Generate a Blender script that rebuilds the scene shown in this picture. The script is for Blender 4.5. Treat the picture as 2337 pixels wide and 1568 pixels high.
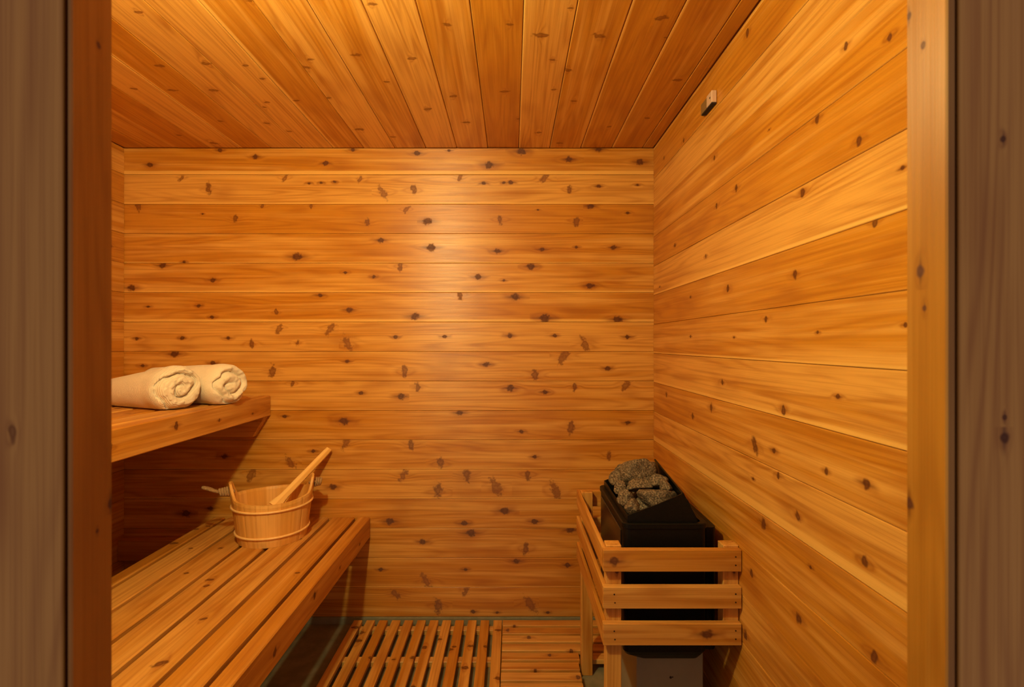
import bpy, bmesh, math, random
from mathutils import Vector, Matrix, noise as mnoise

for o in list(bpy.data.objects):
    bpy.data.objects.remove(o)
scn = bpy.context.scene
COL = scn.collection

# ------------------------------------------------------------------ camera, world, light, exposure
F = 1150.0                      # focal length in pixels of the 2337 wide frame
CX, CY = 1168.5, 784.0
CAMZ = 1.2547                   # eye height
cam_d = bpy.data.cameras.new('camera')
cam = bpy.data.objects.new('camera', cam_d)
COL.objects.link(cam)
cam.location = (0, 0, CAMZ)
cam.rotation_euler = (math.pi/2, 0, 0)
cam_d.sensor_width = 36.0
cam_d.lens = 36.0*F/2337.0
cam_d.clip_start = 0.02
cam_d.dof.use_dof = True
cam_d.dof.focus_distance = 2.0
cam_d.dof.aperture_fstop = 5.6
scn.camera = cam

w = bpy.data.worlds.new('world')
scn.world = w
w.use_nodes = True
w.node_tree.nodes['Background'].inputs[0].default_value = (1.0, 0.74, 0.70, 1)
w.node_tree.nodes['Background'].inputs[1].default_value = 0.265

LAMP = Vector((-0.50, 0.66, 1.88))
ld = bpy.data.lights.new('lamp_bulb', 'POINT')
ld.energy = 49.0
ld.color = (1.0, 0.915, 0.44)
ld.shadow_soft_size = 0.035

vs = scn.view_settings
vs.view_transform = 'Standard'
vs.look = 'None'
vs.gamma = 1
vs.use_curve_mapping = False
vs.exposure = 0.0
scn.cycles.max_bounces = 7
scn.cycles.diffuse_bounces = 5
scn.cycles.glossy_bounces = 3
scn.cycles.use_adaptive_sampling = True
scn.cycles.adaptive_threshold = 0.02

# ------------------------------------------------------------------ room measures
YB = 2.257                      # back wall
YF = 0.537                      # inside face of the front wall
XL, XR = -1.736, 0.633
ZC = 2.130
S = YB/F

def unproj_back(px, py):  return ((px-CX)*S, CAMZ-(py-CY)*S)
def unproj_right(px, py):
    d = XR*F/(px-CX); return (d, CAMZ-(py-CY)*d/F)
def unproj_ceil(px, py):
    d = (ZC-CAMZ)*F/(CY-py); return ((px-CX)*d/F, d)

# ------------------------------------------------------------------ object helpers
def tag(o, label=None, cat=None, group=None, kind=None):
    if label: o['label'] = label
    if cat: o['category'] = cat
    if group: o['group'] = group
    if kind: o['kind'] = kind
    return o

def empty(name, loc, label, cat, group=None):
    o = bpy.data.objects.new(name, None)
    COL.objects.link(o)
    o.location = loc
    o.empty_display_size = 0.05
    tag(o, label, cat, group)
    return o

def link_mesh(name, me, parent=None, mats=()):
    o = bpy.data.objects.new(name, me)
    COL.objects.link(o)
    for m in mats: me.materials.append(m)
    if parent:
        o.parent = parent
        o.location = -Vector(parent.location)      # meshes are written in world metres
    return o

def bm_obj(name, bm, mat, parent=None, smooth=False, recalc=True):
    if recalc: bmesh.ops.recalc_face_normals(bm, faces=bm.faces[:])
    me = bpy.data.meshes.new(name)
    bm.to_mesh(me); bm.free()
    if smooth:
        for p in me.polygons: p.use_smooth = True
    return link_mesh(name, me, parent, [mat])

# ------------------------------------------------------------------ node helpers
class NT:
    def __init__(self, name):
        self.m = bpy.data.materials.new(name)
        self.m.use_nodes = True
        self.t = self.m.node_tree
        self.b = self.t.nodes['Principled BSDF']
    def n(self, typ, **kw):
        x = self.t.nodes.new(typ)
        for k, v in kw.items(): setattr(x, k, v)
        return x
    def set(self, sock, v):
        if isinstance(v, bpy.types.NodeSocket): self.t.links.new(v, sock)
        else: sock.default_value = v
    def math(self, op, a, b=0.0, c=0.0, clamp=False):
        x = self.n('ShaderNodeMath', operation=op, use_clamp=clamp)
        self.set(x.inputs[0], a); self.set(x.inputs[1], b)
        if len(x.inputs) > 2: self.set(x.inputs[2], c)
        return x.outputs[0]
    def smooth(self, v, lo, hi, a=0.0, b=1.0):
        x = self.n('ShaderNodeMapRange', interpolation_type='SMOOTHSTEP')
        self.set(x.inputs[0], v)
        for i, q in enumerate((lo, hi, a, b)): self.set(x.inputs[i+1], q)
        return x.outputs[0]
    def comb(self, a, b, c):
        x = self.n('ShaderNodeCombineXYZ')
        for i, q in enumerate((a, b, c)): self.set(x.inputs[i], q)
        return x.outputs[0]
    def noise(self, vec, scale=1.0, detail=2.0, rough=0.5, dist=0.0):
        x = self.n('ShaderNodeTexNoise')
        if vec is not None: self.set(x.inputs['Vector'], vec)
        x.inputs['Scale'].default_value = scale
        x.inputs['Detail'].default_value = detail
        x.inputs['Roughness'].default_value = rough
        x.inputs['Distortion'].default_value = dist
        return x.outputs[0]
    def mix(self, f, a, b, blend='MIX'):
        x = self.n('ShaderNodeMix', data_type='RGBA', blend_type=blend)
        self.set(x.inputs[0], f); self.set(x.inputs[6], a); self.set(x.inputs[7], b)
        return x.outputs[2]
    def bump(self, h, strength, dist):
        x = self.n('ShaderNodeBump')
        x.inputs['Strength'].default_value = strength
        x.inputs['Distance'].default_value = dist
        self.set(x.inputs['Height'], h)
        self.t.links.new(x.outputs[0], self.b.inputs['Normal'])

def c4(*a): return (a[0], a[1], a[2], 1.0)

def make_wood(name, pale, mid, deep, knot, rough=0.42, ringk=85.0, streak=0.52, spec=0.5, bump=0.35, aniso=0.7):
    t = NT(name)
    aw = t.n('ShaderNodeAttribute', attribute_name='wd')
    ab = t.n('ShaderNodeAttribute', attribute_name='wb')
    ak = t.n('ShaderNodeAttribute', attribute_name='wk')
    sw = t.n('ShaderNodeSeparateXYZ'); t.set(sw.inputs[0], aw.outputs['Vector'])
    sb = t.n('ShaderNodeSeparateXYZ'); t.set(sb.inputs[0], ab.outputs['Vector'])
    sk = t.n('ShaderNodeSeparateXYZ'); t.set(sk.inputs[0], ak.outputs['Vector'])
    u, v, d = sw.outputs
    seed, tint, sap = sb.outputs
    asp = ab.outputs['Alpha']
    ku, kv, kr = sk.outputs
    ang = ak.outputs['Alpha']
    # knot field
    wob = t.noise(t.comb(u, v, seed), 55.0, 1.0)
    du = t.math('SUBTRACT', u, ku); dv = t.math('SUBTRACT', v, kv)
    ca = t.math('COSINE', ang); sa = t.math('SINE', ang)
    a = t.math('ADD', t.math('MULTIPLY', du, ca), t.math('MULTIPLY', dv, sa))
    b = t.math('SUBTRACT', t.math('MULTIPLY', dv, ca), t.math('MULTIPLY', du, sa))
    a2 = t.math('DIVIDE', a, asp)
    q = t.math('SQRT', t.math('ADD', t.math('MULTIPLY', a2, a2), t.math('MULTIPLY', b, b)))
    q = t.math('DIVIDE', q, kr)
    wob2 = t.noise(t.comb(u, v, t.math('ADD', seed, 3.0)), 120.0, 0.0)
    q = t.math('ADD', q, t.math('MULTIPLY', t.math('SUBTRACT', wob, 0.5), t.smooth(asp, 1.2, 2.2, 1.2, 2.4)))
    q = t.math('ADD', q, t.math('MULTIPLY', t.math('SUBTRACT', wob2, 0.5), 0.9))
    # halo is stretched along the grain
    du3 = t.math('MULTIPLY', du, 0.42)
    h = t.math('SQRT', t.math('ADD', t.math('MULTIPLY', du3, du3), t.math('MULTIPLY', dv, dv)))
    h = t.math('DIVIDE', h, kr)
    bend = t.math('POWER', 2.718, t.math('MULTIPLY', t.math('MULTIPLY', h, h), -0.35))
    so = t.math('MULTIPLY', seed, 91.7)
    # grain: contour lines of a long stretched noise make the cathedral figure
    base = t.noise(t.comb(t.math('ADD', t.math('MULTIPLY', u, 0.7), so), t.math('MULTIPLY', v, 11.0), t.math('MULTIPLY', d, 11.0)), 1.0, 1.0, 0.45)
    ph = t.math('ADD', t.math('MULTIPLY', base, ringk), t.math('MULTIPLY', bend, 9.0))
    ring = t.math('MULTIPLY_ADD', t.math('SINE', ph), 0.5, 0.5)
    ring = t.math('POWER', ring, 2.2)
    broad = t.noise(t.comb(t.math('ADD', t.math('MULTIPLY', u, 1.3), so), t.math('MULTIPLY', v, 26.0), t.math('MULTIPLY', d, 26.0)), 1.0, 2.0, 0.6)
    fine = t.noise(t.comb(t.math('ADD', t.math('MULTIPLY', u, 5.0), so), t.math('MULTIPLY', v, 380.0), t.math('MULTIPLY', d, 380.0)), 1.0, 1.0, 0.6)
    midf = t.noise(t.comb(t.math('ADD', t.math('MULTIPLY', u, 1.6), so), t.math('ADD', t.math('MULTIPLY', v, 120.0), t.math('MULTIPLY', bend, 0.8)), t.math('MULTIPLY', d, 120.0)), 1.0, 2.0, 0.65)
    blot = t.noise(t.comb(t.math('ADD', t.math('MULTIPLY', u, 4.5), so), t.math('MULTIPLY', v, 11.0), t.math('MULTIPLY', d, 11.0)), 1.0, 1.0, 0.5)
    f1 = t.smooth(t.math('ADD', broad, t.math('MULTIPLY', t.math('SUBTRACT', tint, 0.5), 0.8)), 0.34, 0.66)
    col = t.mix(f1, mid, pale)
    f2 = t.math('MULTIPLY', ring, t.math('MULTIPLY', streak, t.smooth(broad, 0.75, 0.3)), clamp=True)
    col = t.mix(f2, col, deep)
    f2b = t.smooth(t.math('SUBTRACT', blot, t.math('MULTIPLY', tint, 0.25)), 0.35, 0.75, 0.0, 0.50)
    col = t.mix(f2b, col, deep)
    col = t.mix(t.smooth(midf, 0.46, 0.74, 0.0, 0.36), col, deep)
    col = t.mix(t.smooth(midf, 0.46, 0.26, 0.0, 0.28), col, pale)
    col = t.mix(t.smooth(fine, 0.42, 0.80, 0.0, 0.22), col, deep)
    # pale strip along a board edge: sapwood on walls, painted seam highlights on ceiling
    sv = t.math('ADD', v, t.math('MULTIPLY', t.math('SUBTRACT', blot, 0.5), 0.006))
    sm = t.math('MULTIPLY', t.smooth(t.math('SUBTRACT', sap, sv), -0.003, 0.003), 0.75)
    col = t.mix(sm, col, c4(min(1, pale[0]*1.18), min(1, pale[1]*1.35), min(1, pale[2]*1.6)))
    # knots
    halo = t.math('MULTIPLY', t.smooth(h, 2.6, 0.7, 0.0, 0.50), t.smooth(asp, 1.3, 2.2, 1.0, 0.35))
    col = t.mix(halo, col, deep)
    opac = t.smooth(asp, 1.2, 2.4, 1.0, 0.85)
    ringq = t.math('MULTIPLY', opac, t.math('MULTIPLY', t.smooth(q, 1.65, 0.75), t.smooth(q, 0.10, 0.80, 0.78, 1.0)))
    ta = t.math('MULTIPLY', t.math('DIVIDE', du, kr), 0.30); tb = t.math('MULTIPLY', t.math('DIVIDE', dv, kr), 2.2)
    tail = t.math('POWER', 2.718, t.math('MULTIPLY', t.math('ADD', t.math('MULTIPLY', ta, ta), t.math('MULTIPLY', tb, tb)), -1.0))
    col = t.mix(t.math('MULTIPLY', t.math('MULTIPLY', tail, t.smooth(asp, 1.6, 1.3)), 0.75), col, knot)
    kcol = t.mix(t.smooth(asp, 1.6, 2.1, 0.0, 0.38), knot, deep)
    col = t.mix(t.math('MULTIPLY', ringq, 0.92), col, kcol)
    t.set(t.b.inputs['Base Color'], col)
    t.set(t.b.inputs['Roughness'], t.math('ADD', t.math('MULTIPLY', ringq, 0.25), t.math('ADD', t.math('MULTIPLY', fine, 0.16), rough-0.05)))
    t.b.inputs['Specular IOR Level'].default_value = spec
    t.b.inputs['Anisotropic'].default_value = aniso
    at = t.n('ShaderNodeAttribute', attribute_name='wt')
    t.set(t.b.inputs['Tangent'], at.outputs['Vector'])
    hh = t.math('ADD', t.math('MULTIPLY', fine, 0.35), t.math('MULTIPLY', broad, 1.2))
    t.bump(hh, bump, 0.0022)
    return t.m

CEDAR = make_wood('cedar_boards', c4(0.72, 0.375, 0.080), c4(0.56, 0.228, 0.018), c4(0.33, 0.094, 0.006), c4(0.095, 0.022, 0.006), rough=0.38, spec=0.6)
JAMBW = make_wood('stained_jamb', c4(0.47, 0.225, 0.045), c4(0.38, 0.152, 0.015), c4(0.25, 0.085, 0.006), c4(0.08, 0.02, 0.006))  # cedar darkened in its colours to stand for weaker lamp light on the jambs
BENCHW = make_wood('bench_cedar', c4(0.68, 0.350, 0.078), c4(0.52, 0.212, 0.022), c4(0.33, 0.098, 0.008), c4(0.10, 0.025, 0.007), rough=0.45)
PINE = make_wood('pale_pine', c4(0.84, 0.50, 0.15), c4(0.76, 0.41, 0.09), c4(0.56, 0.24, 0.035), c4(0.2, 0.07, 0.02), rough=0.42, ringk=30, streak=0.3, aniso=0.0)

def simple(name, col, rough=0.5, metal=0.0, spec=0.5, nscale=0, ncol=None, bump=0.0, bdist=0.002):
    t = NT(name)
    t.b.inputs['Roughness'].default_value = rough
    t.b.inputs['Metallic'].default_value = metal
    t.b.inputs['Specular IOR Level'].default_value = spec
    if nscale:
        tc = t.n('ShaderNodeTexCoord')
        nz = t.noise(tc.outputs['Object'], nscale, 4.0, 0.6)
        t.set(t.b.inputs['Base Color'], t.mix(t.smooth(nz, 0.3, 0.7), c4(*col), c4(*(ncol or col))))
        if bump: t.bump(nz, bump, bdist)
    else:
        t.b.inputs['Base Color'].default_value = c4(*col)
    return t.m

CONCRETE = simple('floor_concrete', (0.16, 0.145, 0.085), 0.6, nscale=14, ncol=(0.24, 0.21, 0.13), bump=0.3)
GREYTILE = simple('grey_base_strip', (0.22, 0.22, 0.15), 0.5, nscale=20, ncol=(0.28, 0.27, 0.19))
BLACKM = simple('black_enamel', (0.003, 0.003, 0.003), 0.42, 0.0, 0.22, nscale=200, ncol=(0.006, 0.006, 0.005), bump=0.1, bdist=0.0005)
DARKSTEEL = simple('dark_polished_steel', (0.10, 0.075, 0.06), 0.25, 0.9)
GREYPANEL = simple('grey_painted_metal', (0.25, 0.25, 0.20), 0.6, 0.0, 0.3, nscale=9, ncol=(0.28, 0.28, 0.22))
SCREWM = simple('dark_screw', (0.035, 0.022, 0.015), 0.45, 0.5)
ROPE = simple('natural_rope', (0.46, 0.30, 0.15), 0.9, nscale=250, ncol=(0.30, 0.17, 0.07), bump=0.8, bdist=0.002)
CANE = simple('pale_cane_hoop', (0.92, 0.60, 0.24), 0.35, nscale=60, ncol=(0.85, 0.52, 0.19))
SENSORP = simple('pale_metal_plate', (0.70, 0.50, 0.36), 0.45, 0.2)
SENSORD = simple('olive_plastic', (0.22, 0.13, 0.045), 0.5)
HOLE = simple('dark_hole', (0.02, 0.01, 0.006), 0.8)
BRASS = simple('lamp_base_metal', (0.5, 0.4, 0.3), 0.35, 0.8)

def stone_mat():
    t = NT('sauna_stone')
    tc = t.n('ShaderNodeTexCoord')
    n1 = t.noise(tc.outputs['Object'], 210.0, 3.0, 0.7)
    n2 = t.noise(tc.outputs['Object'], 45.0, 4.0, 0.6)
    c = t.mix(t.smooth(n1, 0.42, 0.62), c4(0.055, 0.036, 0.020), c4(0.33, 0.245, 0.15))
    c = t.mix(t.smooth(n2, 0.35, 0.7, 0.0, 0.6), c, c4(0.12, 0.085, 0.05))
    t.set(t.b.inputs['Base Color'], c)
    t.b.inputs['Roughness'].default_value = 0.75
    t.bump(t.math('ADD', n1, n2), 0.8, 0.004)
    return t.m
STONE = stone_mat()

def towel_mat(name, rib):
    t = NT(name)
    tc = t.n('ShaderNodeTexCoord')
    n1 = t.noise(tc.outputs['Object'], 420.0, 3.0, 0.7)
    n2 = t.noise(tc.outputs['Object'], 38.0, 3.0, 0.6)
    c = t.mix(t.smooth(n1, 0.3, 0.7), c4(0.86, 0.75, 0.58), c4(0.93, 0.84, 0.68))
    t.b.inputs['Roughness'].default_value = 0.95
    t.b.inputs['Specular IOR Level'].default_value = 0.1
    t.b.inputs['Sheen Weight'].default_value = 0.25
    h = t.math('ADD', n1, t.math('MULTIPLY', n2, 1.5))
    if rib:
        a = t.n('ShaderNodeAttribute', attribute_name='along')
        r = t.math('SINE', t.math('MULTIPLY', a.outputs['Fac'], 1150.0))
        c = t.mix(t.smooth(r, -1.0, 1.0, 0.0, 0.16), c, c4(0.62, 0.42, 0.27))
        h = t.math('ADD', h, t.math('MULTIPLY', r, 0.4))
    t.set(t.b.inputs['Base Color'], c)
    t.bump(h, 0.7, 0.003)
    return t.m

# ------------------------------------------------------------------ wooden pieces
RNG = random.Random(7)

class Wood:
    """collects boards as one mesh with grain coordinates per face corner"""
    def __init__(self):
        self.v = []; self.f = []; self.wd = []; self.wb = []; self.wk = []; self.wt = None
    def board(self, lo, hi, axis, vaxis, knots=(), tint=None, sap=0.0, bevel=0.0015, seed=None, vflip=False, cutfn=None):
        """box from lo to hi; axis = grain direction (0..2); vaxis = across the visible face.
        knots: (u, v, radius, angle, aspect) in world coordinates along axis / vaxis"""
        if self.wt is None: self.wt = []
        tv = [0.02, 0.013, 0.017]; tv[vaxis] = 1.0; tv = tuple(tv)
        seed = RNG.random() if seed is None else seed
        tint = RNG.uniform(0.25, 0.75) if tint is None else tint
        wax = 3-axis-vaxis
        lo = Vector(lo); hi = Vector(hi)
        bm = bmesh.new()
        bmesh.ops.create_cube(bm, size=1.0)
        for vv in bm.verts:
            for i in range(3):
                vv.co[i] = lo[i] if vv.co[i] < 0 else hi[i]
        if cutfn: cutfn(bm)
        if bevel > 0:
            bmesh.ops.bevel(bm, geom=bm.edges[:], offset=bevel, segments=1, affect='EDGES')
        ks = sorted(knots)
        nrm = Vector((0, 0, 0)); nrm[axis] = 1
        cuts = []
        for a_, b_ in zip(ks, ks[1:]):
            c = 0.5*(a_[0]+b_[0])
            if lo[axis]+0.004 < c < hi[axis]-0.004:
                p = Vector((0, 0, 0)); p[axis] = c
                bmesh.ops.bisect_plane(bm, geom=bm.verts[:]+bm.edges[:]+bm.faces[:], dist=1e-6, plane_co=p, plane_no=nrm)
            cuts.append(c)
        v0 = hi[vaxis] if vflip else lo[vaxis]
        sg = -1 if vflip else 1
        bmesh.ops.recalc_face_normals(bm, faces=bm.faces[:])
        off = len(self.v)
        bm.verts.index_update()
        for vv in bm.verts: self.v.append(tuple(vv.co))
        for f in bm.faces:
            self.f.append([off+vv.index for vv in f.verts])
            cu = f.calc_center_median()[axis]
            k = 0
            while k < len(cuts) and cu > cuts[k]: k += 1
            kn = ks[k] if ks else None
            for vv in f.verts:
                self.wd.append((vv.co[axis], sg*(vv.co[vaxis]-v0), vv.co[wax]-lo[wax]))
                if kn:
                    an = kn[3]*sg
                    self.wk.append((kn[0], sg*(kn[1]-v0), kn[2], an))
                    asp = kn[4]
                else:
                    self.wk.append((500.0, 500.0, 0.01, 0.0)); asp = 1.0
                self.wb.append((seed, tint, sap, asp))
                self.wt.append(tv)
        bm.free()
    def build(self, name, mat, parent=None):
        me = bpy.data.meshes.new(name)
        me.from_pydata(self.v, [], self.f)
        a = me.attributes.new('wd', 'FLOAT_VECTOR', 'CORNER')
        a.data.foreach_set('vector', [x for t in self.wd for x in t])
        a = me.attributes.new('wt', 'FLOAT_VECTOR', 'CORNER')
        n = len(self.wd)
        a.data.foreach_set('vector', [x for t in (self.wt if self.wt and len(self.wt) == n else [(0.02, 0.013, 1.0)]*n) for x in t])
        for nm, dat in (('wb', self.wb), ('wk', self.wk)):
            a = me.attributes.new(nm, 'FLOAT_COLOR', 'CORNER')
            a.data.foreach_set('color', [x for t in dat for x in t])
        me.update()
        return link_mesh(name, me, parent, [mat])

def auto_knots(u0, u1, v0, v1, n, rmin=0.004, rmax=0.009):
    out = []
    for i in range(n):
        out.append((RNG.uniform(u0, u1), RNG.uniform(v0, v1), RNG.uniform(rmin, rmax), RNG.uniform(-0.5, 0.5), RNG.uniform(1.0, 1.6)))
    return out

# knots seen in the photograph: x, y, radius px, kind (o round, t tall, s slanting /, z slanting \)
BACK_KNOTS = """342,376,5,o 583,358,5,o 743,373,5,o 952,350,5,o 1025,344,3,o 1116,376,8,o 1190,345,8,o 1299,364,7,o 1366,341,6,o 1461,370,7,o 502,343,4,o 805,342,4,o
475,430,6,t 650,405,4,s 705,418,3,o 733,417,3,o 764,415,3,o 822,408,4,s 874,440,7,z 944,432,6,t 1049,405,5,s 1104,418,4,o 1150,417,3,o 1166,416,4,o 1242,408,6,s 1300,432,5,t 1366,425,4,o 1455,422,3,o 415,405,4,s
316,470,6,t 462,488,2,o 537,500,5,t 710,470,3,t 838,508,5,t 928,478,4,s 975,505,8,o 1141,502,6,t 1228,479,2,o 1315,505,6,t 1347,470,6,o 1433,486,3,o 598,470,3,t
678,586,9,o 869,548,6,o 984,565,8,o 1135,573,6,o 1237,569,5,o 1401,565,5,o 1316,564,3,o 420,598,3,o
371,606,6,o 485,639,5,o 300,657,7,o 788,622,3,o 853,632,4,o 913,607,6,t 1091,632,6,o 1212,608,7,o 1347,652,7,o 1150,640,3,o
453,698,4,o 484,724,4,o 730,674,5,o 797,708,6,o 947,722,8,o 1050,674,6,t 1175,678,8,o 1243,726,9,o 1409,729,8,o 630,712,4,t 338,700,3,o
312,772,4,o 415,772,4,o 520,772,4,o 637,750,6,s 753,752,7,s 793,783,8,z 903,769,4,o 1015,768,4,o 1163,766,5,o 1266,766,4,o 1335,785,7,z 1433,769,5,o 575,785,5,t 680,782,4,t
325,835,4,o 398,808,7,o 486,829,5,o 620,848,7,t 792,825,4,o 923,848,7,t 1110,832,6,o 1221,855,7,t 1287,813,9,s 1387,841,5,o
667,875,4,t 824,897,4,o 915,905,7,o 953,882,6,t 1165,886,7,o 1244,895,5,o 1312,882,5,t 1429,880,7,s
785,961,9,o 1049,942,6,o 1303,975,8,t 1433,965,5,o 650,950,4,o 1190,985,4,o
938,1015,7,t 790,1012,7,s 662,1055,7,z 512,1042,6,o 1005,1056,7,t 1220,1043,4,o 1390,1040,5,t 715,1030,4,o
573,1083,8,s 920,1085,7,s 1065,1085,8,t 1132,1112,10,z 1000,1120,9,t 1268,1120,9,z 1205,1085,6,t 760,1112,6,o 1455,1110,5,o
425,1172,8,o 1152,1166,8,o 890,1190,7,o 1060,1195,6,o 1220,1190,6,o 480,1160,5,o
1075,1217,8,o 965,1237,6,o 1200,1252,7,t 1303,1210,7,o 350,1240,7,o
972,1326,8,z 1178,1281,6,o 1062,1300,4,o 870,1300,4,o 1296,1290,5,o
902,1356,6,z 1000,1385,9,t 1065,1348,6,s 1210,1378,9,z 1080,1396,4,o 1135,1398,3,o 1250,1398,3,o"""
RIGHT_KNOTS = """1930,105,8,t 2030,85,10,t 1755,296,3,o 1865,272,10,t 1960,322,11,t 1830,440,11,t 2058,384,8,o 1680,430,8,t 1635,470,6,t 1610,585,5,t 1995,507,9,s
1660,660,8,t 1813,627,10,t 1575,678,4,o 1748,728,7,t 1866,759,5,o 2066,742,7,o 1648,873,6,t 1911,905,8,o 1787,935,11,t 1576,768,4,o 1675,770,4,o 1622,930,9,t 1580,950,7,t 1722,1018,15,z
1765,1028,9,o 1884,1075,8,t 1975,1105,14,o 1775,1085,8,t 1718,1093,5,o 1820,1180,9,z 1742,1195,11,t 1972,1280,13,t 1822,1410,12,t 1715,1308,9,t 1995,1500,13,t 1850,1295,6,o 1515,360,4,t 1560,320,5,t
1705,75,8,t 1630,360,6,t 1540,560,5,o 1505,655,3,o 1520,900,5,t 1700,1450,10,t"""
CEIL_KNOTS = """317,29,7 365,151,9 394,207,8 471,146,10 487,207,9 304,203,6 407,309,6 487,327,8 600,180,7 609,234,6 603,245,5 609,282,7 677,230,6 693,154,11 706,136,7 751,223,6 813,126,9 821,295,9 847,10,9
885,187,6 940,135,8 975,250,8 1023,58,9 1033,221,8 1065,280,7 1153,210,8 1163,58,8 1235,82,13 1262,137,7 1303,19,6 1294,160,9 1264,205,6 1309,231,7 1368,82,12 1184,273,6 1229,303,6 1508,42,11 1546,184,9
1476,271,6 1521,87,5 503,277,5 571,3,8 898,313,6 1277,327,6 660,300,5 1390,290,5 560,150,6"""

def parse(txt):
    out = []
    for tk in txt.split():
        p = tk.split(',')
        out.append((float(p[0]), float(p[1]), float(p[2]), p[3] if len(p) > 3 else 'o'))
    return out
KANG = {'o': (0.0, 1.2), 't': (math.pi/2, 1.9), 's': (1.0, 2.3), 'z': (-1.0, 2.3)}

# ------------------------------------------------------------------ room shell
ZW0 = 0.030                                             # boards stop a little above the floor
PITCH = 0.1321

def shell_wall(name, plane, face, outward, u0, u1, z0, pitch, knots, uaxis, sap_rows=(), tints=None, back=0.05):
    """horizontal boards; plane axis `plane`, face coordinate, outward +1/-1 = away from the room"""
    W = Wood()
    z = z0; row = 0
    while z < ZC-0.004:
        zt = min(z+pitch, ZC)
        off = RNG.uniform(0.0, 0.0016)
        lo = [0, 0, z+0.0006]; hi = [0, 0, zt-0.0006]
        lo[uaxis], hi[uaxis] = u0, u1
        a, b = face+outward*off, face+outward*0.016
        lo[plane], hi[plane] = min(a, b), max(a, b)
        kn = [k for k in knots if z <= k[1] < zt]
        W.board(lo, hi, uaxis, 2, kn, sap=0.0 if row not in sap_rows else sap_rows[row], tint=None if tints is None else tints[row % len(tints)], bevel=0.0014)
        z = zt; row += 1
    lo = [0, 0, z0]; hi = [0, 0, ZC+0.05]
    lo[uaxis], hi[uaxis] = u0, u1
    a, b = face+outward*0.012, face+outward*back
    lo[plane], hi[plane] = min(a, b), max(a, b)
    W.board(lo, hi, uaxis, 2, (), bevel=0.0, tint=0.2)
    o = W.build(name, CEDAR)
    tag(o, kind='structure')
    return o

bk = []
for x, y, r, k in parse(BACK_KNOTS):
    X, Z = unproj_back(x, y)
    an, asp = KANG[k]
    bk.append((X, Z, r*S*0.80, an+RNG.uniform(-0.15, 0.15), asp))
sap_back = {15: 0.0, 14: 0.012, 10: 0.007, 9: 0.0, 13: 0.005, 6: 0.003}
shell_wall('wall_back', 1, YB, 1, XL-0.05, XR+0.05, ZW0, PITCH, bk, 0,
           sap_rows={15: 0.016, 14: 0.006, 12: 0.004, 11: 0.007, 10: 0.012, 5: 0.004, 1: 0.004, 4: 0.005},
           tints=[0.45, 0.4, 0.5, 0.45, 0.55, 0.5, 0.42, 0.6, 0.55, 0.62, 0.40, 0.5, 0.45, 0.30, 0.66, 0.42])
rk = []
for x, y, r, k in parse(RIGHT_KNOTS):
    D, Z = unproj_right(x, y)
    an, asp = KANG[k]
    rk.append((D, Z, r*D/F*0.62, -an, 1.0+(asp-1)*0.5))
rp = 66.15*S
zr0 = CAMZ-(1004.8-CY)*S
while zr0-rp > 0.0: zr0 -= rp
shell_wall('wall_right', 0, XR, 1, 0.50, YB, zr0, rp, rk, 1, sap_rows={8: 0.010, 9: 0.006, 6: 0.022, 11: 0.008},
           tints=[0.5, 0.45, 0.4, 0.45, 0.35, 0.45, 0.6, 0.45, 0.65, 0.45, 0.3, 0.7, 0.25, 0.4, 0.6, 0.35])
shell_wall('wall_left', 0, XL, -1, 0.50, YB, ZW0, PITCH, [(RNG.uniform(0.6, 2.2), RNG.uniform(0.1, 2.1), 0.006, 0.2, 1.4) for i in range(60)], 1,
           tints=[0.3, 0.45, 0.35, 0.5])

# ceiling boards run from the door to the back wall
W = Wood()
ck = []
for x, y, r, k in parse(CEIL_KNOTS):
    X, D = unproj_ceil(x, y)
    ck.append((D, X, r*D/F*0.48, math.pi/2+RNG.uniform(-.25, .25), 2.1))
cp = 70.65*S
x = (1184-CX)*S
while x > XL: x -= cp
ctint = [.1, .55, .2, .75, .3, .75, .75, .35, .6, .45, .75, .5, .2, .6, .4, .25, .3, .25]
row = 0
csap = {4: 0.009, 7: 0.012, 9: 0.003, 13: 0.005, 15: 0.006, 16: 0.007}  # pale strips painted as highlights along these ceiling seams
while x < XR:
    a, b = max(x, XL), min(x+cp, XR)
    z0 = ZC+RNG.uniform(0, 0.0024)
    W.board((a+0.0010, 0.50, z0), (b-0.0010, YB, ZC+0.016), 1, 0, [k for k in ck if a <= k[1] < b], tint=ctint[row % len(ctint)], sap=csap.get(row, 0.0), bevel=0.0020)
    x += cp; row += 1
W.board((XL-0.05, 0.49, ZC+0.012), (XR+0.05, YB+0.05, ZC+0.05), 1, 0, (), bevel=0)
tag(W.build('ceiling', CEDAR), kind='structure')

def box_bm(bm, lo, hi, bevel=0.0, seg=1):
    b2 = bmesh.new()
    bmesh.ops.create_cube(b2, size=1.0)
    for v in b2.verts:
        for i in range(3): v.co[i] = lo[i] if v.co[i] < 0 else hi[i]
    if bevel: bmesh.ops.bevel(b2, geom=b2.edges[:], offset=bevel, segments=seg, affect='EDGES', profile=0.5)
    me = bpy.data.meshes.new('t'); b2.to_mesh(me); b2.free()
    bm.from_mesh(me); bpy.data.meshes.remove(me)
    return bm

bm = bmesh.new(); box_bm(bm, (XL-0.05, -0.6, -0.05), (XR+0.35, YB+0.05, 0.0))
tag(bm_obj('floor', bm, CONCRETE), kind='structure')
bm = bmesh.new(); box_bm(bm, (XL, YB-0.006, 0.0), (XR, YB+0.02, ZW0-0.001), 0.001)
tag(bm_obj('baseboard_back', bm, GREYTILE), kind='structure')

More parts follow.
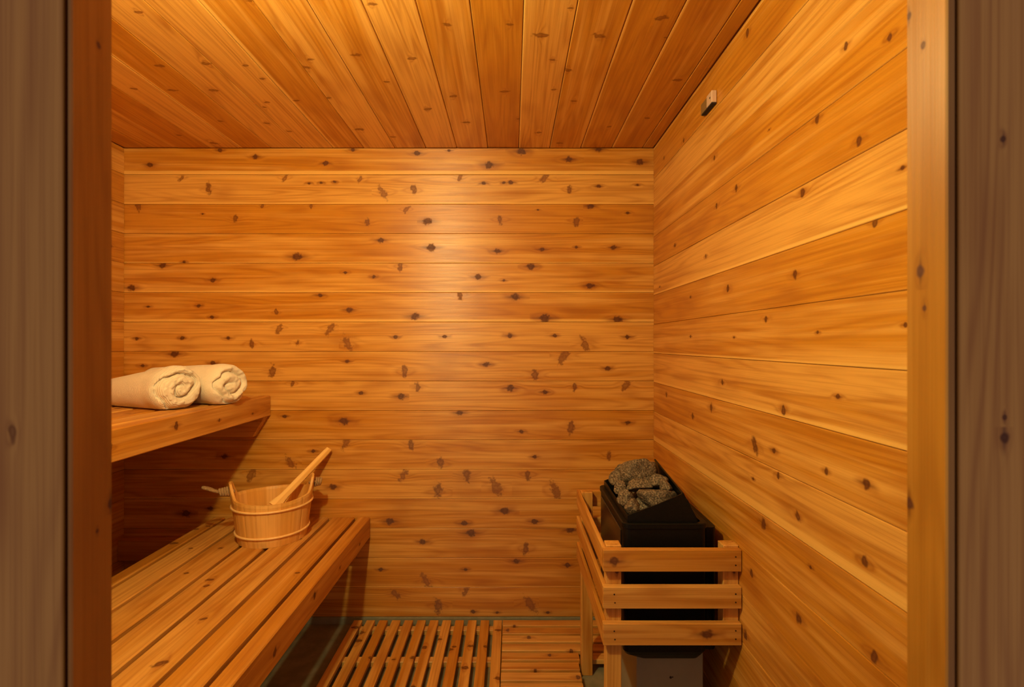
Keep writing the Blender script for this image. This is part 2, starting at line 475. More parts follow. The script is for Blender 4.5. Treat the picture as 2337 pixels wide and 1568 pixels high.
# front wall with the door opening, jambs and casing
XJL, XJR = -0.4255, 0.420
YJ = 0.4915
ZH = 1.97
W = Wood()
z = ZW0
while z < ZC-0.01:
    zt = min(z+PITCH, ZC)
    for a, b in ((XL, XJL-0.008), (XJR+0.0125, XR)):
        W.board((a, YF-0.018, z), (b, YF, zt-0.0006), 0, 2, auto_knots(a, b, z, zt, 2))
    if z > ZH: W.board((XJL-0.03, YF-0.018, z), (XJR+0.03, YF, zt-0.0006), 0, 2, auto_knots(XJL, XJR, z, zt, 2))
    z = zt
for a, b, c in ((XL-0.05, XJL-0.03, 0.0), (XJR+0.03, XR+0.30, 0.0), (XJL-0.03, XJR+0.03, ZH+0.03)):
    W.board((a, YJ+0.002, c), (b, YF-0.014, ZC+0.05), 2, 0, ())
tag(W.build('wall_front', CEDAR), kind='structure')

YS = 0.487          # front of the narrow jamb strip
YC = 0.489          # front of the casing
XSR, XSL = (2182-CX)*YS/F, (152-CX)*YS/F
def vk(px, py, r, X=None, Y=None, asp=1.1):
    """knot on a door trim piece; X = receding jamb, Y = face towards the viewer"""
    if X is not None:
        d = X*F/(px-CX)
        return (CAMZ-(py-CY)*d/F, d, r*d/F, 0.0, asp)
    return (CAMZ-(py-CY)*Y/F, (px-CX)*Y/F, r*Y/F, 0.0, asp)
W = Wood()
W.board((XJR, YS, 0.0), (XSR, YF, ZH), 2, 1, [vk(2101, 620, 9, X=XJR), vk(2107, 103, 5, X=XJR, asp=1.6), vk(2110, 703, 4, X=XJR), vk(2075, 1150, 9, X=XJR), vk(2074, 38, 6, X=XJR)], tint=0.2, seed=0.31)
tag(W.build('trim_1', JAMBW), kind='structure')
W = Wood()
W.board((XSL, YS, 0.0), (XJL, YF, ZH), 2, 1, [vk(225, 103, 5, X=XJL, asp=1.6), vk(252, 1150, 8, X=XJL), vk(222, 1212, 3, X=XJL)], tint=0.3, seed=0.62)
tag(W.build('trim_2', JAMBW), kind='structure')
W = Wood()
W.board((XJL-0.029, YJ, ZH+0.001), (XJR+0.029, YF, ZH+0.029), 0, 1, ())
tag(W.build('trim_3', CEDAR), kind='structure')
# wide casing boards, a dark reveal away from the jamb edge
CG = YC
W = Wood()
W.board(((2190-CX)*CG/F, YC, 0.0), ((2190-CX)*CG/F+0.12, YJ+0.0015, ZH+0.09), 2, 0, [vk(2290, 317, 5, Y=YC), vk(2292, 997, 9, Y=YC), vk(2293, 952, 4, Y=YC)], tint=0.75, seed=0.135, bevel=0.001)
tag(W.build('trim_4', CEDAR), kind='structure')
W = Wood()
W.board(((142-CX)*CG/F-0.12, YC, 0.0), ((142-CX)*CG/F, YJ+0.0015, ZH+0.09), 2, 0, [vk(28, 990, 7, Y=YC, asp=2.5)], tint=0.75, seed=0.77, bevel=0.001)
tag(W.build('trim_5', CEDAR), kind='structure')

# ------------------------------------------------------------------ benches
def bench(name, label, xback, xfront, ztop, seams, ledgerx):
    root = empty(name, ((xback+xfront)/2, 1.40, 0.0 if False else ztop-0.12), label, 'bench')
    y0, y1 = YF+0.012, YB-0.001
    W = Wood()
    edges = [xfront-0.0595] + seams + [xback]
    for i in range(len(edges)-1):
        hi, lo = edges[i], edges[i+1]
        a, b = lo+(0.0080 if i < len(edges)-2 else 0), hi-0.0080
        kn = [(RNG.uniform(0.9, 2.2), RNG.uniform(a+0.01, b-0.01), RNG.uniform(0.004, 0.008), RNG.uniform(1.0, 1.9), 1.7) for _ in range(3)]
        W.board((a, y0, ztop-0.036), (b, y1, ztop), 1, 0, kn, tint=RNG.uniform(0.25, 0.9), bevel=0.004)
    W.build('seat', BENCHW, root)
    W = Wood()
    W.board((xfront-0.053, y0, ztop-0.090), (xfront, y1, ztop), 1, 2, [(1.05, ztop-0.03, 0.006, 1.2, 1.5), (1.35, ztop-0.05, 0.007, 1.0, 1.5), (1.62, ztop-0.032, 0.007, 1.5, 1.4), (1.86, ztop-0.05, 0.004, 1.5, 1.4), (2.1, ztop-0.06, 0.004, 0.2, 1.4)], tint=0.45, bevel=0.003)
    W.build('front_rail', BENCHW, root)
    # ledger on the back wall with a slanted end, and two cross beams
    def slant(bm):
        for v in bm.verts:
            if v.co.x > xfront-0.2 and v.co.z < ztop-0.1: v.co.x -= 0.052
    W = Wood()
    W.board((xback, YB-0.040, ztop-0.180), (xfront-0.010, YB-0.0015, ztop-0.0905), 0, 2, (), cutfn=slant, tint=0.55, bevel=0.0015)
    W.build('ledger', BENCHW, root)
    for yy in (0.75, 1.45):
        W = Wood()
        W.board((xback, yy, ztop-0.088), (xfront-0.054, yy+0.038, ztop-0.0365), 0, 2, (), bevel=0.002)
        W.build('cross_beam', BENCHW, root)
    return root

bench('sauna_bench', 'upper slatted cedar bench along the left wall, carrying two rolled towels', XL+0.001, -1.080, 1.022,
      [-1.232, -1.348, -1.464, -1.58], None)
lowb = bench('sauna_bench', 'lower wider slatted cedar bench below the towel bench, carrying the wooden bucket', -1.334, -0.635, 0.478,
      [-0.811, -0.934, -1.043, -1.161, -1.274], None)
# wall frame that carries the lower bench out of sight below the upper one
for yy in (0.65, 1.55):
    W = Wood()
    W.board((-1.34, yy, 0.0), (-1.30, yy+0.04, 0.44), 2, 0, ())
    o = W.build('leg', BENCHW, lowb)
W = Wood()
W.board((XL+0.001, YB-0.040, 0.298), (-1.334, YB-0.0015, 0.3875), 0, 2, ())
W.build('ledger', BENCHW, lowb)

# ------------------------------------------------------------------ duckboards
ZD = 0.040
root = empty('duckboard', (-0.37, 1.7, 0), 'wooden duckboard whose slats run towards the back wall, beside the lower bench', 'duckboard')
W = Wood()
for i in range(12):
    x0 = -0.694 + i*0.0557
    kn = auto_knots(1.5, 2.2, x0, x0+0.038, 2, 0.004, 0.008)
    kn = [(k[0], k[1], k[2], 1.57, 1.6) for k in kn]
    W.board((x0, 1.30, ZD-0.018), (x0+0.0375, 2.214, ZD), 1, 0, kn, tint=RNG.uniform(0.3, 0.8), bevel=0.002)
W.build('slat_deck', BENCHW, root)
for yy in (2.165, 1.95, 1.735, 1.52, 1.32):
    W = Wood()
    W.board((-0.69, yy, 0.0), (-0.047, yy+0.034, ZD-0.0181), 0, 1, (), tint=0.75)
    W.build('crossbar', BENCHW, root)
root = empty('duckboard', (0.1, 1.8, 0), 'wooden duckboard with crosswise slats, reaching behind the heater fence post', 'duckboard')
W = Wood()
dd = 2.166
for i in range(14):
    x1 = 0.60 if i < 5 else 0.254
    f = dd-0.0587*i
    kn = [(k[0], k[1], k[2], 1.57, 1.5) for k in auto_knots(-0.03, 0.25, f, f+0.04, 1, 0.004, 0.007)]
    if i == 4:
        x1 = 0.2615
        W.board((0.3065, f+0.004, ZD-0.018), (0.587, f+0.048, ZD), 0, 1, (), bevel=0.002)
    W.board((-0.041, f+0.004, ZD-0.018), (x1, f+0.048, ZD), 0, 1, kn, tint=RNG.uniform(0.35, 0.75), bevel=0.002)
W.build('slat_deck', BENCHW, root)
for xx, ye in ((-0.035, 1.42), (0.10, 1.42), (0.215, 1.42), (0.54, 1.94)):
    W = Wood()
    W.board((xx, ye, 0.0), (xx+0.034, 2.205, ZD-0.0181), 1, 0, (), tint=0.5)
    W.build('crossbar', BENCHW, root)

# ------------------------------------------------------------------ heater fence
GF, GB = 1.385, 1.960
root = empty('heater_fence', (0.44, 1.67, 0), 'cedar rail fence standing around the black heater', 'fence')
def cyl_bm(bm, p0, p1, r, n=12, r2=None):
    p0 = Vector(p0); p1 = Vector(p1); ax = (p1-p0); L = ax.length
    m = Matrix.Translation((p0+p1)/2) @ ax.to_track_quat('Z', 'Y').to_matrix().to_4x4()
    bmesh.ops.create_cone(bm, cap_ends=True, segments=n, radius1=r, radius2=r if r2 is None else r2, depth=L, matrix=m)
def rail(lo, hi, ax, vx, kn=(), screws=(), tint=None):
    W = Wood(); W.board(lo, hi, ax, vx, kn, tint=tint, bevel=0.0015)
    o = W.build('rail', BENCHW, root)
    for (sx, sz) in screws:
        bm = bmesh.new()
        cyl_bm(bm, (sx, GF-0.0006, sz), (sx, GF+0.004, sz), 0.0022, 10)
        s = bm_obj('screw', bm, SCREWM)
        s.parent = o
        s.location = (0, 0, 0)
    return o
zr = [0.687, 0.585, 0.484]
kset = [[(0.281, 0.655, 0.009, 0, 1.2)], [(0.2, 0.55, 0.001, 0, 1)], [(0.538, 0.455, 0.010, 0, 1.3)]]
for i, zt in enumerate(zr):
    sc = []
    if i > 0: sc += [(0.281, zt-0.02), (0.283, zt-0.043)]
    sc += [(0.615, zt-0.019), (0.615, zt-0.042)]
    rail((0.251, GF, zt-0.060), (0.6315, GF+0.0185, zt), 0, 2, kset[i], sc, tint=[0.45, 0.5, 0.55][i])
for zt in zr:
    rail((0.251, GF+0.019, zt-0.060), (0.2628, GB, zt), 1, 2, (), (), tint=0.45)
for zt in zr:
    rail((0.263, GB-0.019, zt-0.060), (0.6315, GB, zt), 0, 2, (), (), tint=0.5)
for (x0, x1, y0, y1, zb) in ((0.2630, 0.305, GF+0.019, GF+0.057, 0.0), (0.5885, 0.6315, GF+0.019, GF+0.057, 0.424),
                             (0.2630, 0.305, GB-0.057, GB-0.0192, 0.0), (0.5885, 0.6315, GB-0.057, GB-0.0192, 0.424)):
    W = Wood(); W.board((x0, y0, zb), (x1, y1, 0.692), 2, 0, [( 0.62, x0+0.03, 0.004, 0, 1.2)], tint=0.62, bevel=0.0015)
    W.build('post', BENCHW, root)

# ------------------------------------------------------------------ heater
HX0, HX1, HY0, HY1 = 0.322, 0.560, 1.447, 1.840
HZ0, HZ1 = 0.338, 0.738
hroot = empty('sauna_heater', (0.45, 1.64, 0.0), 'black electric sauna heater holding stones, inside the cedar fence', 'heater')

def rrect(x0, x1, y0, y1, r, n=5):
    pts = []
    for cx, cy, a0 in ((x1-r, y1-r, 0), (x0+r, y1-r, 90), (x0+r, y0+r, 180), (x1-r, y0+r, 270)):
        for k in range(n+1):
            a = math.radians(a0+90*k/n)
            pts.append((cx+r*math.cos(a), cy+r*math.sin(a)))
    return pts
def prism_rings(bm, rings):
    """rings: list of (pts, z); closed tube through them, capped at both ends"""
    vr = [[bm.verts.new((p[0], p[1], z)) for p in pts] for pts, z in rings]
    n = len(vr[0])
    for a, b in zip(vr, vr[1:]):
        for i in range(n):
            bm.faces.new((a[i], a[(i+1) % n], b[(i+1) % n], b[i]))
    bm.faces.new(vr[0]); bm.faces.new(vr[-1])
bm = bmesh.new()
R = lambda g, r: rrect(HX0+g, HX1-g, HY0+g, HY1-g, r)
prism_rings(bm, [(rrect(HX0+0.045, HX1-0.012, HY0+0.02, HY1-0.02, 0.02), HZ0), (R(0.006, 0.02), HZ0+0.018), (R(0.0, 0.018), HZ0+0.030), (R(0.0, 0.018), HZ1-0.004),
                 (R(0.010, 0.012), HZ1-0.004), (R(0.010, 0.012), HZ1-0.07)])
bm_obj('casing', bm, BLACKM, hroot)
bm = bmesh.new()
prism_rings(bm, [(R(-0.001, 0.019), HZ1-0.016), (R(-0.004, 0.021), HZ1-0.014), (R(-0.004, 0.021), HZ1-0.002), (R(-0.001, 0.018), HZ1),
                 (R(0.012, 0.012), HZ1), (R(0.012, 0.012), HZ1-0.016), (R(-0.001, 0.019), HZ1-0.016)][:-1])
bm_obj('rim', bm, BLACKM, hroot)
# polished side panel on the room side
bm = bmesh.new(); box_bm(bm, (HX0-0.003, HY0+0.035, HZ0+0.05), (HX0+0.001, HY1-0.03, HZ1-0.03), 0.001)
bm_obj('side_panel', bm, DARKSTEEL, hroot)
bm = bmesh.new()
prism_rings(bm, [(rrect(0.5605, 0.600, HY0+0.03, HY1-0.03, 0.016), HZ0+0.02), (rrect(0.5605, 0.600, HY0+0.03, HY1-0.03, 0.016), HZ1-0.022)])
bm_obj('rear_housing', bm, BLACKM, hroot)
# sloping collar that holds the stones
def plate(bm, pts, off):
    n = len(pts); off = Vector(off)
    a = [bm.verts.new(p) for p in pts]; b = [bm.verts.new(Vector(p)+off) for p in pts]
    bm.faces.new(a); bm.faces.new(b[::-1])
    for i in range(n): bm.faces.new((a[i], b[i], b[(i+1) % n], a[(i+1) % n]))
def collar_side(yy):
    return [(0.334, yy, 0.7385), (0.334, yy, 0.757), (0.42, yy, 0.789), (0.493, yy, 0.820), (0.510, yy, 0.800), (0.536, yy, 0.7385)]
bm = bmesh.new()
plate(bm, collar_side(HY0+0.010), (0, 0.004, 0))
plate(bm, collar_side(HY1-0.014), (0, 0.004, 0))
plate(bm, [(0.493, HY0+0.0142, 0.820), (0.536, HY0+0.0142, 0.7385), (0.540, HY1-0.0142, 0.7385), (0.515, HY1-0.0142, 0.835)], (0.004, 0, 0.002))
plate(bm, [(0.334, HY0+0.0142, 0.7385), (0.334, HY1-0.0142, 0.7385), (0.334, HY1-0.0142, 0.757), (0.334, HY0+0.0142, 0.757)], (0.003, 0, 0))
bm_obj('stone_collar', bm, BLACKM, hroot)
# grey pedestal box below
bm = bmesh.new(); box_bm(bm, (0.371, 1.50, 0.0), (0.569, 1.80, HZ0), 0.002)
ped = bm_obj('pedestal', bm, GREYPANEL, hroot); ped['label'] = 'light grey painted pedestal'
bm = bmesh.new(); cyl_bm(bm, (0.472, 1.4985, 0.261), (0.472, 1.503, 0.261), 0.0035, 12); cyl_bm(bm, (0.478, 1.499, 0.262), (0.478, 1.503, 0.262), 0.002, 8)
s = bm_obj('screw', bm, SCREWM); s.parent = ped

# ------------------------------------------------------------------ stones
STONES = [  # px centre, depth, half sizes x,y,z, yaw, brightness note, label
 (1457, 1083, 1.715, .052, .055, .052, .2, 'largest rounded grey stone at the very top of the heater pile'),
 (1505, 1098, 1.605, .024, .028, .026, .6, 'small pinkish grey stone right of the largest stone in the heater'),
 (1462, 1108, 1.625, .050, .034, .019, .15, 'flat elongated stone lying in front of the largest stone in the heater'),
 (1498, 1136, 1.550, .056, .045, .030, .12, 'broad slab-like stone against the front collar of the heater'),
 (1444, 1158, 1.505, .023, .022, .022, .5, 'small stone in the front left corner of the heater tray'),
 (1430, 1138, 1.570, .022, .030, .024, .9, 'knobbly stone at the left edge, behind the front left corner stone'),
 (1417, 1116, 1.640, .020, .030, .022, .4, 'small mottled stone along the left rim of the heater tray'),
 (1409, 1094, 1.740, .024, .034, .026, .1, 'dark stone at the back left of the heater tray'),
 (1424, 1080, 1.790, .030, .028, .028, .7, 'dark stone behind and left of the largest stone'),
 (1486, 1075, 1.765, .022, .034, .034, .3, 'dark stone behind and right of the largest stone'),
 (1519, 1110, 1.560, .014, .030, .020, .3, 'narrow stone wedged against the rear plate of the heater collar'),
 (1468, 1140, 1.600, .045, .040, .026, .5, None), (1440, 1125, 1.680, .040, .040, .026, .2, None)]
for i, (px, py, d, a, b, c, yaw, lab) in enumerate(STONES):
    loc = Vector(((px-CX)*d/F, d, CAMZ-(py-CY)*d/F))
    if lab is None: loc.z -= 0.025
    bm = bmesh.new()
    bmesh.ops.create_icosphere(bm, subdivisions=4, radius=1.0)
    r = random.Random(i*5+3)
    planes = [(Vector((r.gauss(0, 1), r.gauss(0, 1), r.gauss(0, 1))).normalized(), r.uniform(0.62, 0.9)) for _ in range(11)]
    for v in bm.verts:
        n = v.co.normalized(); rad = 1.08
        for pn, pd in planes:
            dt = n.dot(pn)
            if dt > 0.05: rad = min(rad, pd/dt)
        rad += 0.07*mnoise.noise(n*3.0+Vector((i*7, 0, 0))) + 0.03*mnoise.noise(n*9.0+Vector((i*3, 0, 0)))
        v.co = Vector((n.x*rad*a, n.y*rad*b, n.z*rad*c))*1.10
    bmesh.ops.rotate(bm, verts=bm.verts, cent=(0, 0, 0), matrix=Matrix.Rotation(yaw, 3, 'Z') @ Matrix.Rotation(r.uniform(-.25, .25), 3, 'X'))
    o = bm_obj('sauna_stone', bm, STONE, smooth=True)
    o.location = loc
    tag(o, lab or 'rough grey stone in the heater, mostly buried under the top stones', 'stone', 'stones piled in the heater')

# ------------------------------------------------------------------ small sensor on the right wall
sroot = empty('temperature_sensor', (0.632, 1.60, 2.0), 'small pale and olive sensor block on the right wall just below the ceiling', 'sensor')
bm = bmesh.new(); box_bm(bm, (0.6175, 1.598, 1.998), (0.6325, 1.650, 2.036), 0.003, 2)
bm_obj('housing', bm, SENSORD, sroot)
bm = bmesh.new(); box_bm(bm, (0.6165, 1.556, 2.001), (0.6325, 1.5975, 2.038), 0.0015)
fc = bm_obj('cover_plate', bm, SENSORP, sroot)
bm = bmesh.new(); cyl_bm(bm, (0.6160, 1.570, 2.020), (0.6180, 1.570, 2.020), 0.0032, 14)
h = bm_obj('screw_hole', bm, HOLE); h.parent = fc; h.location = (0, 0, 0)
bm = bmesh.new(); box_bm(bm, (0.6170, 1.557, 1.9965), (0.632, 1.64, 2.0005))
bm_obj('base_slot', bm, HOLE, sroot)

# ------------------------------------------------------------------ towels
def towel(name, label, fc, axis, L, r0, r1, turns, seed, oval, rib):
    """fc: centre of the visible rolled end, axis: direction the roll runs away"""
    ax = Vector(axis).normalized()
    side = ax.cross(Vector((0, 0, 1))).normalized()
    up = Vector((0, 0, 1))
    rnd = random.Random(seed)
    mat = towel_mat('terry_'+name+str(seed), rib)
    ms = 96
    prof = []                                  # (along, radius factor, kind)
    NF = 30
    for k in range(NF+1):                      # the spiral face, from centre to its outer edge
        prof.append(('f', k/NF))
    NB = 40
    for k in range(1, NB+1): prof.append(('b', k/NB))
    prof.append(('e', 0.75)); prof.append(('e', 0.0))
    bm = bmesh.new()
    al = bm.verts.layers.float.new('along')
    rows = []
    def shape(th, r):
        # flattened where the roll rests, slightly oval
        x = r*math.cos(th)*oval[0]; z = r*math.sin(th)*oval[1]
        return x, z
    for kind, tt in prof:
        row = []
        for j in range(ms):
            th = 2*math.pi*j/ms
            outer = 1.0+0.03*mnoise.noise(Vector((math.cos(th)*1.6, math.sin(th)*1.6, seed)))
            if kind == 'f':
                rr = tt*0.965
                ph = rr*turns - th/(2*math.pi)
                ph += 0.50*mnoise.noise(Vector((rr*1.7*math.cos(th), rr*1.7*math.sin(th), seed*1.7)))
                fr = ph-math.floor(ph)
                ridge = abs(math.sin(math.pi*fr))**0.45
                fade = min(1.0, rr*3.0)
                puff = ridge*fade + (1-fade)*0.7
                rndm = 0.45*mnoise.noise(Vector((6*rr*math.cos(th), 6*rr*math.sin(th), seed+4.0)))
                edge = max(0.0, (rr-0.72)/0.25)
                s = -0.030*puff*(1-0.15*rndm) + 0.016 + 0.020*edge**2.2 - 0.010*(1-rr) + 0.006*rndm
                r = r0*rr*outer
            elif kind == 'b':
                s = 0.022+tt*(L-0.022)
                r = (r0+(r1-r0)*min(1, tt*1.0))*outer
                r *= 1.0+0.012*mnoise.noise(Vector((s*14, math.cos(th)*2, math.sin(th)*2+seed)))
                dent = math.exp(-((tt-0.16)/0.05)**2)*0.02
                r *= 1-dent
                # outer flap edge running along the roll
                if 0.0 < ((th-0.6) % (2*math.pi)) < 0.10: r *= 0.985
            else:
                s = L+0.004
                r = r1*tt
            x, z = shape(th, r)
            rc = r0+(r1-r0)*max(0, min(1, (s-0.0)/L))
            zc = rc*oval[1]*0.93
            zz = z+zc
            if zz < 0.004: zz = 0.004-(0.004-zz)*0.12
            p = Vector(fc)+ax*s+side*x+up*zz
            v = bm.verts.new(p); v[al] = s
            row.append(v)
        rows.append(row)
    for a, b in zip(rows, rows[1:]):
        for j in range(ms):
            bm.faces.new((a[j], a[(j+1) % ms], b[(j+1) % ms], b[j]))
    bmesh.ops.remove_doubles(bm, verts=rows[0]+rows[-1], dist=1e-5)
    o = bm_obj('rolled_towel', bm, mat, smooth=True)
    tag(o, label, 'towel', 'rolled towels on the upper bench')
    return o
ZT = 1.0225
towel('a', 'cream rolled towel nearer the door, ribbed body running out of view to the left', (-1.170, 1.772, ZT), (-0.93, 0.36, 0), 0.42, 0.084, 0.048, 1.9, 3, (1.02, 0.97), True)
towel('b', 'cream rolled towel nearer the back wall, its end overhanging the bench edge', (-1.078, 1.925, ZT), (-0.95, 0.30, 0), 0.38, 0.083, 0.072, 2.1, 8, (1.03, 0.97), False)

# ------------------------------------------------------------------ bucket and ladle
BC = Vector((-0.963, 2.03, 0.4785))
EAR = math.atan2(0.437, 0.9)
broot = empty('sauna_bucket', BC, 'round stave bucket of pale wood standing on the lower bench', 'bucket')
def rad_at(z): return 0.128+(0.150-0.128)*z/0.175
def rimz(th):
    e = 0.0
    for c in (EAR, EAR+math.pi):
        d = abs((th-c+math.pi) % (2*math.pi)-math.pi)
        if d < 0.46:
            t = max(0, min(1, (0.46-d)/0.32)); e = max(e, t*t*(3-2*t))
    return 0.172+0.056*e + 0.006*math.cos(2*(th-EAR))
W = Wood()
NST = 20; SEG = 6
zfr = [0.0, 0.12, 0.3, 0.5, 0.7, 0.85, 0.94, 1.0]
th_in = 0.013
for sidx in range(NST):
    seed = RNG.random(); tint = RNG.uniform(0.2, 0.9)
    A = [2*math.pi*(sidx+k/SEG)/NST for k in range(SEG+1)]
    grid = {}
    for k, a in enumerate(A):
        g = 0.0012 if k in (0, SEG) else 0.0
        hz = rimz(a)
        for m, fz in enumerate(zfr):
            z = hz*fz
            for side_ in (0, 1):
                r = rad_at(z)-(g if side_ == 0 else th_in)
                if m == 0 and side_ == 0: r -= 0.002
                if m == len(zfr)-1: r += (-0.002 if side_ == 0 else 0.002)
                grid[k, m, side_] = (BC.x+r*math.cos(a), BC.y+r*math.sin(a), BC.z+z, z, 0.14*a, side_)
    def face(keys):
        ids = []
        for kk in keys:
            g = grid[kk]
            W.v.append(g[:3]); ids.append(len(W.v)-1)
            W.wd.append((g[3], g[4]*1.0, g[5]*0.02)); W.wb.append((seed, tint, 0.0, 1.0)); W.wk.append((500, 500, 0.01, 0))
        W.f.append(ids)
    M = len(zfr)-1
    for k in range(SEG):
        for m in range(M):
            face([(k, m, 0), (k+1, m, 0), (k+1, m+1, 0), (k, m+1, 0)])
            face([(k, m, 1), (k, m+1, 1), (k+1, m+1, 1), (k+1, m, 1)])
        face([(k, M, 0), (k+1, M, 0), (k+1, M, 1), (k, M, 1)])
        face([(k, 0, 0), (k, 0, 1), (k+1, 0, 1), (k+1, 0, 0)])
o = W.build('tub', PINE, broot)
bm = bmesh.new()
cyl_bm(bm, BC+Vector((0, 0, 0.012)), BC+Vector((0, 0, 0.024)), 0.1185, 48)
W = Wood()
W.board((BC.x-0.085, BC.y-0.085, BC.z+0.010), (BC.x+0.085, BC.y+0.085, BC.z+0.0235), 0, 1)
bm.free()
W = Wood()
for k in range(48):
    a0, a1 = 2*math.pi*k/48, 2*math.pi*(k+1)/48
    ids = []
    for (r, a) in ((0, 0), (0.119, a0), (0.119, a1)):
        W.v.append((BC.x+r*math.cos(a), BC.y+r*math.sin(a), BC.z+0.02)); ids.append(len(W.v)-1)
        W.wd.append((r*math.cos(a), r*math.sin(a), 0)); W.wb.append((0.3, 0.5, 0, 1)); W.wk.append((500, 500, 0.01, 0))
    W.f.append(ids)
W.build('bottom', PINE, broot)
def tube(bm, pts, r, n=10, closed=False):
    pts = [Vector(p) for p in pts]
    rings = []
    N = len(pts)
    prev = None
    for i, p in enumerate(pts):
        a = pts[(i-1) % N] if (closed or i > 0) else p
        b = pts[(i+1) % N] if (closed or i < N-1) else p
        t = (b-a).normalized()
        ref = Vector((0, 0, 1)) if abs(t.z) < 0.9 else Vector((1, 0, 0))
        if prev is not None:
            nn = (prev - t*prev.dot(t)).normalized()
        else: nn = t.cross(ref).normalized()
        prev = nn
        bb = t.cross(nn)
        rr = r(i/(N-1)) if callable(r) else r
        rings.append([bm.verts.new(p+nn*rr*math.cos(2*math.pi*j/n)+bb*rr*math.sin(2*math.pi*j/n)) for j in range(n)])
    rg = list(zip(rings, rings[1:]))
    for a, b in rg:
        for j in range(n): bm.faces.new((a[j], a[(j+1) % n], b[(j+1) % n], b[j]))
    if closed:
        a, b = rings[-1], rings[0]
        for j in range(n): bm.faces.new((a[j], a[(j+1) % n], b[(j+1) % n], b[j]))
    else:
        bm.faces.new(rings[0]); bm.faces.new(rings[-1])
for hz in (0.038, 0.140):
    bm = bmesh.new()
    r = rad_at(hz)+0.0025
    tube(bm, [(BC.x+r*math.cos(a*math.pi/48), BC.y+r*math.sin(a*math.pi/48), BC.z+hz) for a in range(96)], 0.0042, 10, closed=True)
    bm_obj('hoop', bm, CANE, broot, smooth=True)
# rope handle: knotted at both ears, dropped behind the bucket
def twisted(bm, pts, r):
    N = len(pts)
    P = [Vector(p) for p in pts]
    for ph in (0, 2*math.pi/3, 4*math.pi/3):
        out = []
        s = 0
        for i, p in enumerate(P):
            t = (P[min(i+1, N-1)]-P[max(i-1, 0)]).normalized()
            ref = Vector((0, 0, 1)) if abs(t.z) < 0.9 else Vector((1, 0, 0))
            n1 = t.cross(ref).normalized(); n2 = t.cross(n1)
            if i: s += (P[i]-P[i-1]).length
            a = ph+s*420
            out.append(p+(n1*math.cos(a)+n2*math.sin(a))*r*0.55)
        tube(bm, out, r*0.6, 6)
def catmull(ps, n=14):
    ps = [Vector(p) for p in ps]; out = []
    q = [ps[0]]+ps+[ps[-1]]
    for i in range(1, len(q)-2):
        for k in range(n):
            t = k/n
            a, b, c, d = q[i-1], q[i], q[i+1], q[i+2]
            out.append(0.5*((2*b)+(-a+c)*t+(2*a-5*b+4*c-d)*t*t+(-a+3*b-3*c+d)*t**3))
    out.append(ps[-1]); return out
e1 = Vector((math.cos(EAR), math.sin(EAR), 0)); e2 = -e1
back = Vector((-math.sin(EAR), math.cos(EAR), 0))
zl = Vector((0, 0, 0.200))
bm = bmesh.new()
L0 = BC+zl+e2*0.135; Rr = BC+zl+e1*0.135
path = [L0+Vector((0, 0, 0.0)), L0+e2*0.030, BC+zl+e2*0.195+back*0.000+Vector((0, 0, 0.004)), BC+e2*0.242+back*0.012+Vector((0, 0, 0.222)), BC+e2*0.225+back*0.06+Vector((0, 0, 0.205)),
        BC+e2*0.15+back*0.125+Vector((0, 0, 0.150)), BC+e2*0.03+back*0.178+Vector((0, 0, 0.12)), BC+e1*0.09+back*0.165+Vector((0, 0, 0.14)),
        BC+e1*0.165+back*0.07+Vector((0, 0, 0.18)), BC+zl+e1*0.168, Rr]
twisted(bm, catmull(path, 24), 0.0052)
bm_obj('rope_handle', bm, ROPE, broot, smooth=True)
for cc, dr, n_ in ((BC+zl+e2*0.158, e2, 4), (BC+zl+e1*0.162, e1, 3)):
    bm = bmesh.new()
    for k in range(n_):
        c = cc+dr*(0.0085*k)
        up = Vector((0, 0, 1)); sd = dr.cross(up)
        rr = 0.0125-0.001*k
        tube(bm, [c+sd*rr*math.cos(a*math.pi/8)+up*rr*(1.25)*math.sin(a*math.pi/8)+dr*0.003*math.sin(a*math.pi/8) for a in range(16)], 0.0048, 8, closed=True)
    bm_obj('rope_knot', bm, ROPE, broot, smooth=True)

# ladle
lroot_p = Vector((-0.985, 1.985, 0.545))
lroot = empty('ladle', lroot_p, 'long handled wooden ladle leaning in the bucket against the back wall', 'ladle')
tip = Vector((-0.812, 2.240, 0.786)); low = Vector((-0.957, 2.028, 0.600))
W = Wood()
ax = (tip-low).normalized(); L = (tip-low).length
sidev = ax.cross(Vector((0.1, -0.75, 0.65))).normalized(); nv = sidev.cross(ax).normalized()
NS = 16; secs = []
for k in range(NS+1):
    t = k/NS
    wv = 0.0175-0.0030*t + (0.010*(1-t/0.15) if t < 0.15 else 0)
    if t > 0.98: wv *= 0.9
    tk = 0.0052
    c = low+ax*L*t
    ring = []
    for (a, b) in ((-1, -0.6), (-0.8, -1), (0.8, -1), (1, -0.6), (1, 0.6), (0.8, 1), (-0.8, 1), (-1, 0.6)):
        ring.append((c+sidev*wv*a+nv*tk*b, (t*L, a*wv, b*tk)))
    secs.append(ring)
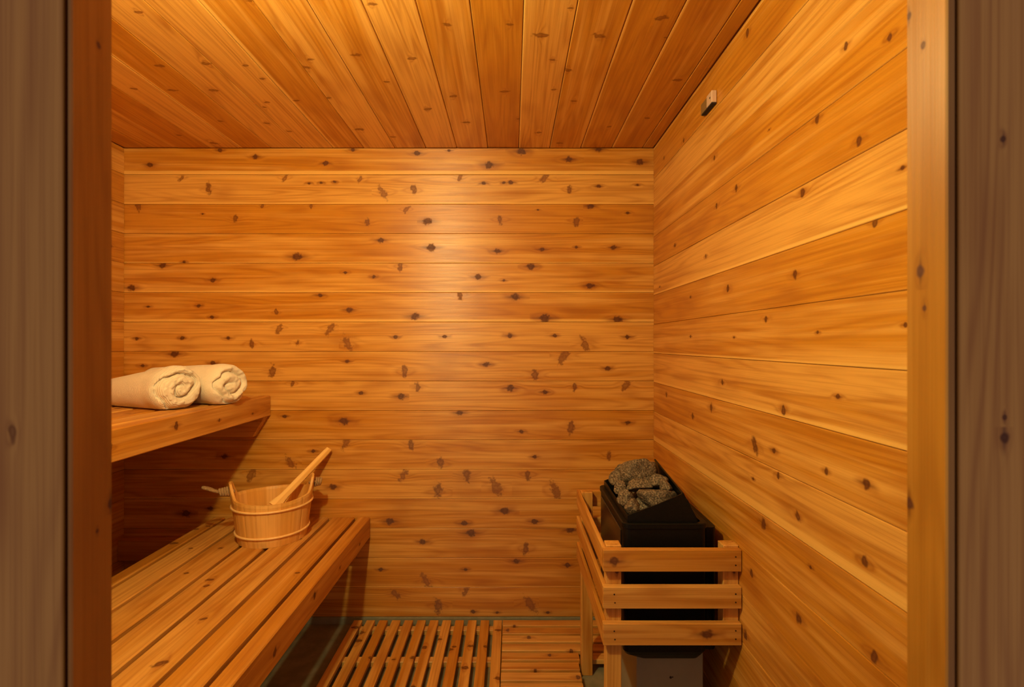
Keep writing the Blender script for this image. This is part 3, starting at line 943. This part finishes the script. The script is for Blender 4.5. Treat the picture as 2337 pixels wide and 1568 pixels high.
def wface(pts):
    ids = []
    for p, q in pts:
        W.v.append(tuple(p)); ids.append(len(W.v)-1)
        W.wd.append(q); W.wb.append((0.44, 0.55, 0, 1)); W.wk.append((500, 500, 0.01, 0))
    W.f.append(ids)
for a, b in zip(secs, secs[1:]):
    for j in range(8): wface([a[j], a[(j+1) % 8], b[(j+1) % 8], b[j]])
wface(secs[0][::-1]); wface(secs[-1])
W.build('handle', PINE, lroot)
W = Wood()
cb = low-ax*0.030+Vector((0, 0, -0.012))
RB = 0.043
def bowlpt(i, j, inner):
    ph = math.pi/2*i/8; a = 2*math.pi*j/28
    r = RB-(0.005 if inner else 0)
    loc = Vector((math.sin(ph)*math.cos(a), math.sin(ph)*math.sin(a), -math.cos(ph)*0.85))*r
    return (cb+sidev*loc.x+ax*loc.y+nv*loc.z, (loc.y, loc.x, loc.z))
for i in range(8):
    for j in range(28):
        wface([bowlpt(i, j, 0), bowlpt(i, j+1, 0), bowlpt(i+1, j+1, 0), bowlpt(i+1, j, 0)])
        wface([bowlpt(i, j, 1), bowlpt(i+1, j, 1), bowlpt(i+1, j+1, 1), bowlpt(i, j+1, 1)])
for j in range(28): wface([bowlpt(8, j, 0), bowlpt(8, j+1, 0), bowlpt(8, j+1, 1), bowlpt(8, j, 1)])
W.build('bowl', PINE, lroot)

# ------------------------------------------------------------------ the lamp on the front wall, left of the door
lamp = empty('wall_lamp', (LAMP.x, YF, LAMP.z), 'small round sauna lamp on the front wall left of the door', 'lamp')
bm = bmesh.new(); cyl_bm(bm, (LAMP.x, YF+0.0005, LAMP.z), (LAMP.x, YF+0.022, LAMP.z), 0.062, 40)
bm_obj('base_plate', bm, BRASS, lamp)
bm = bmesh.new(); cyl_bm(bm, (LAMP.x, YF+0.022, LAMP.z), (LAMP.x, YF+0.075, LAMP.z), 0.020, 24)
bm_obj('socket', bm, BRASS, lamp)
lo_ = bpy.data.objects.new('bulb_light', ld)
COL.objects.link(lo_)
lo_.parent = lamp
lo_.location = LAMP-Vector(lamp.location)
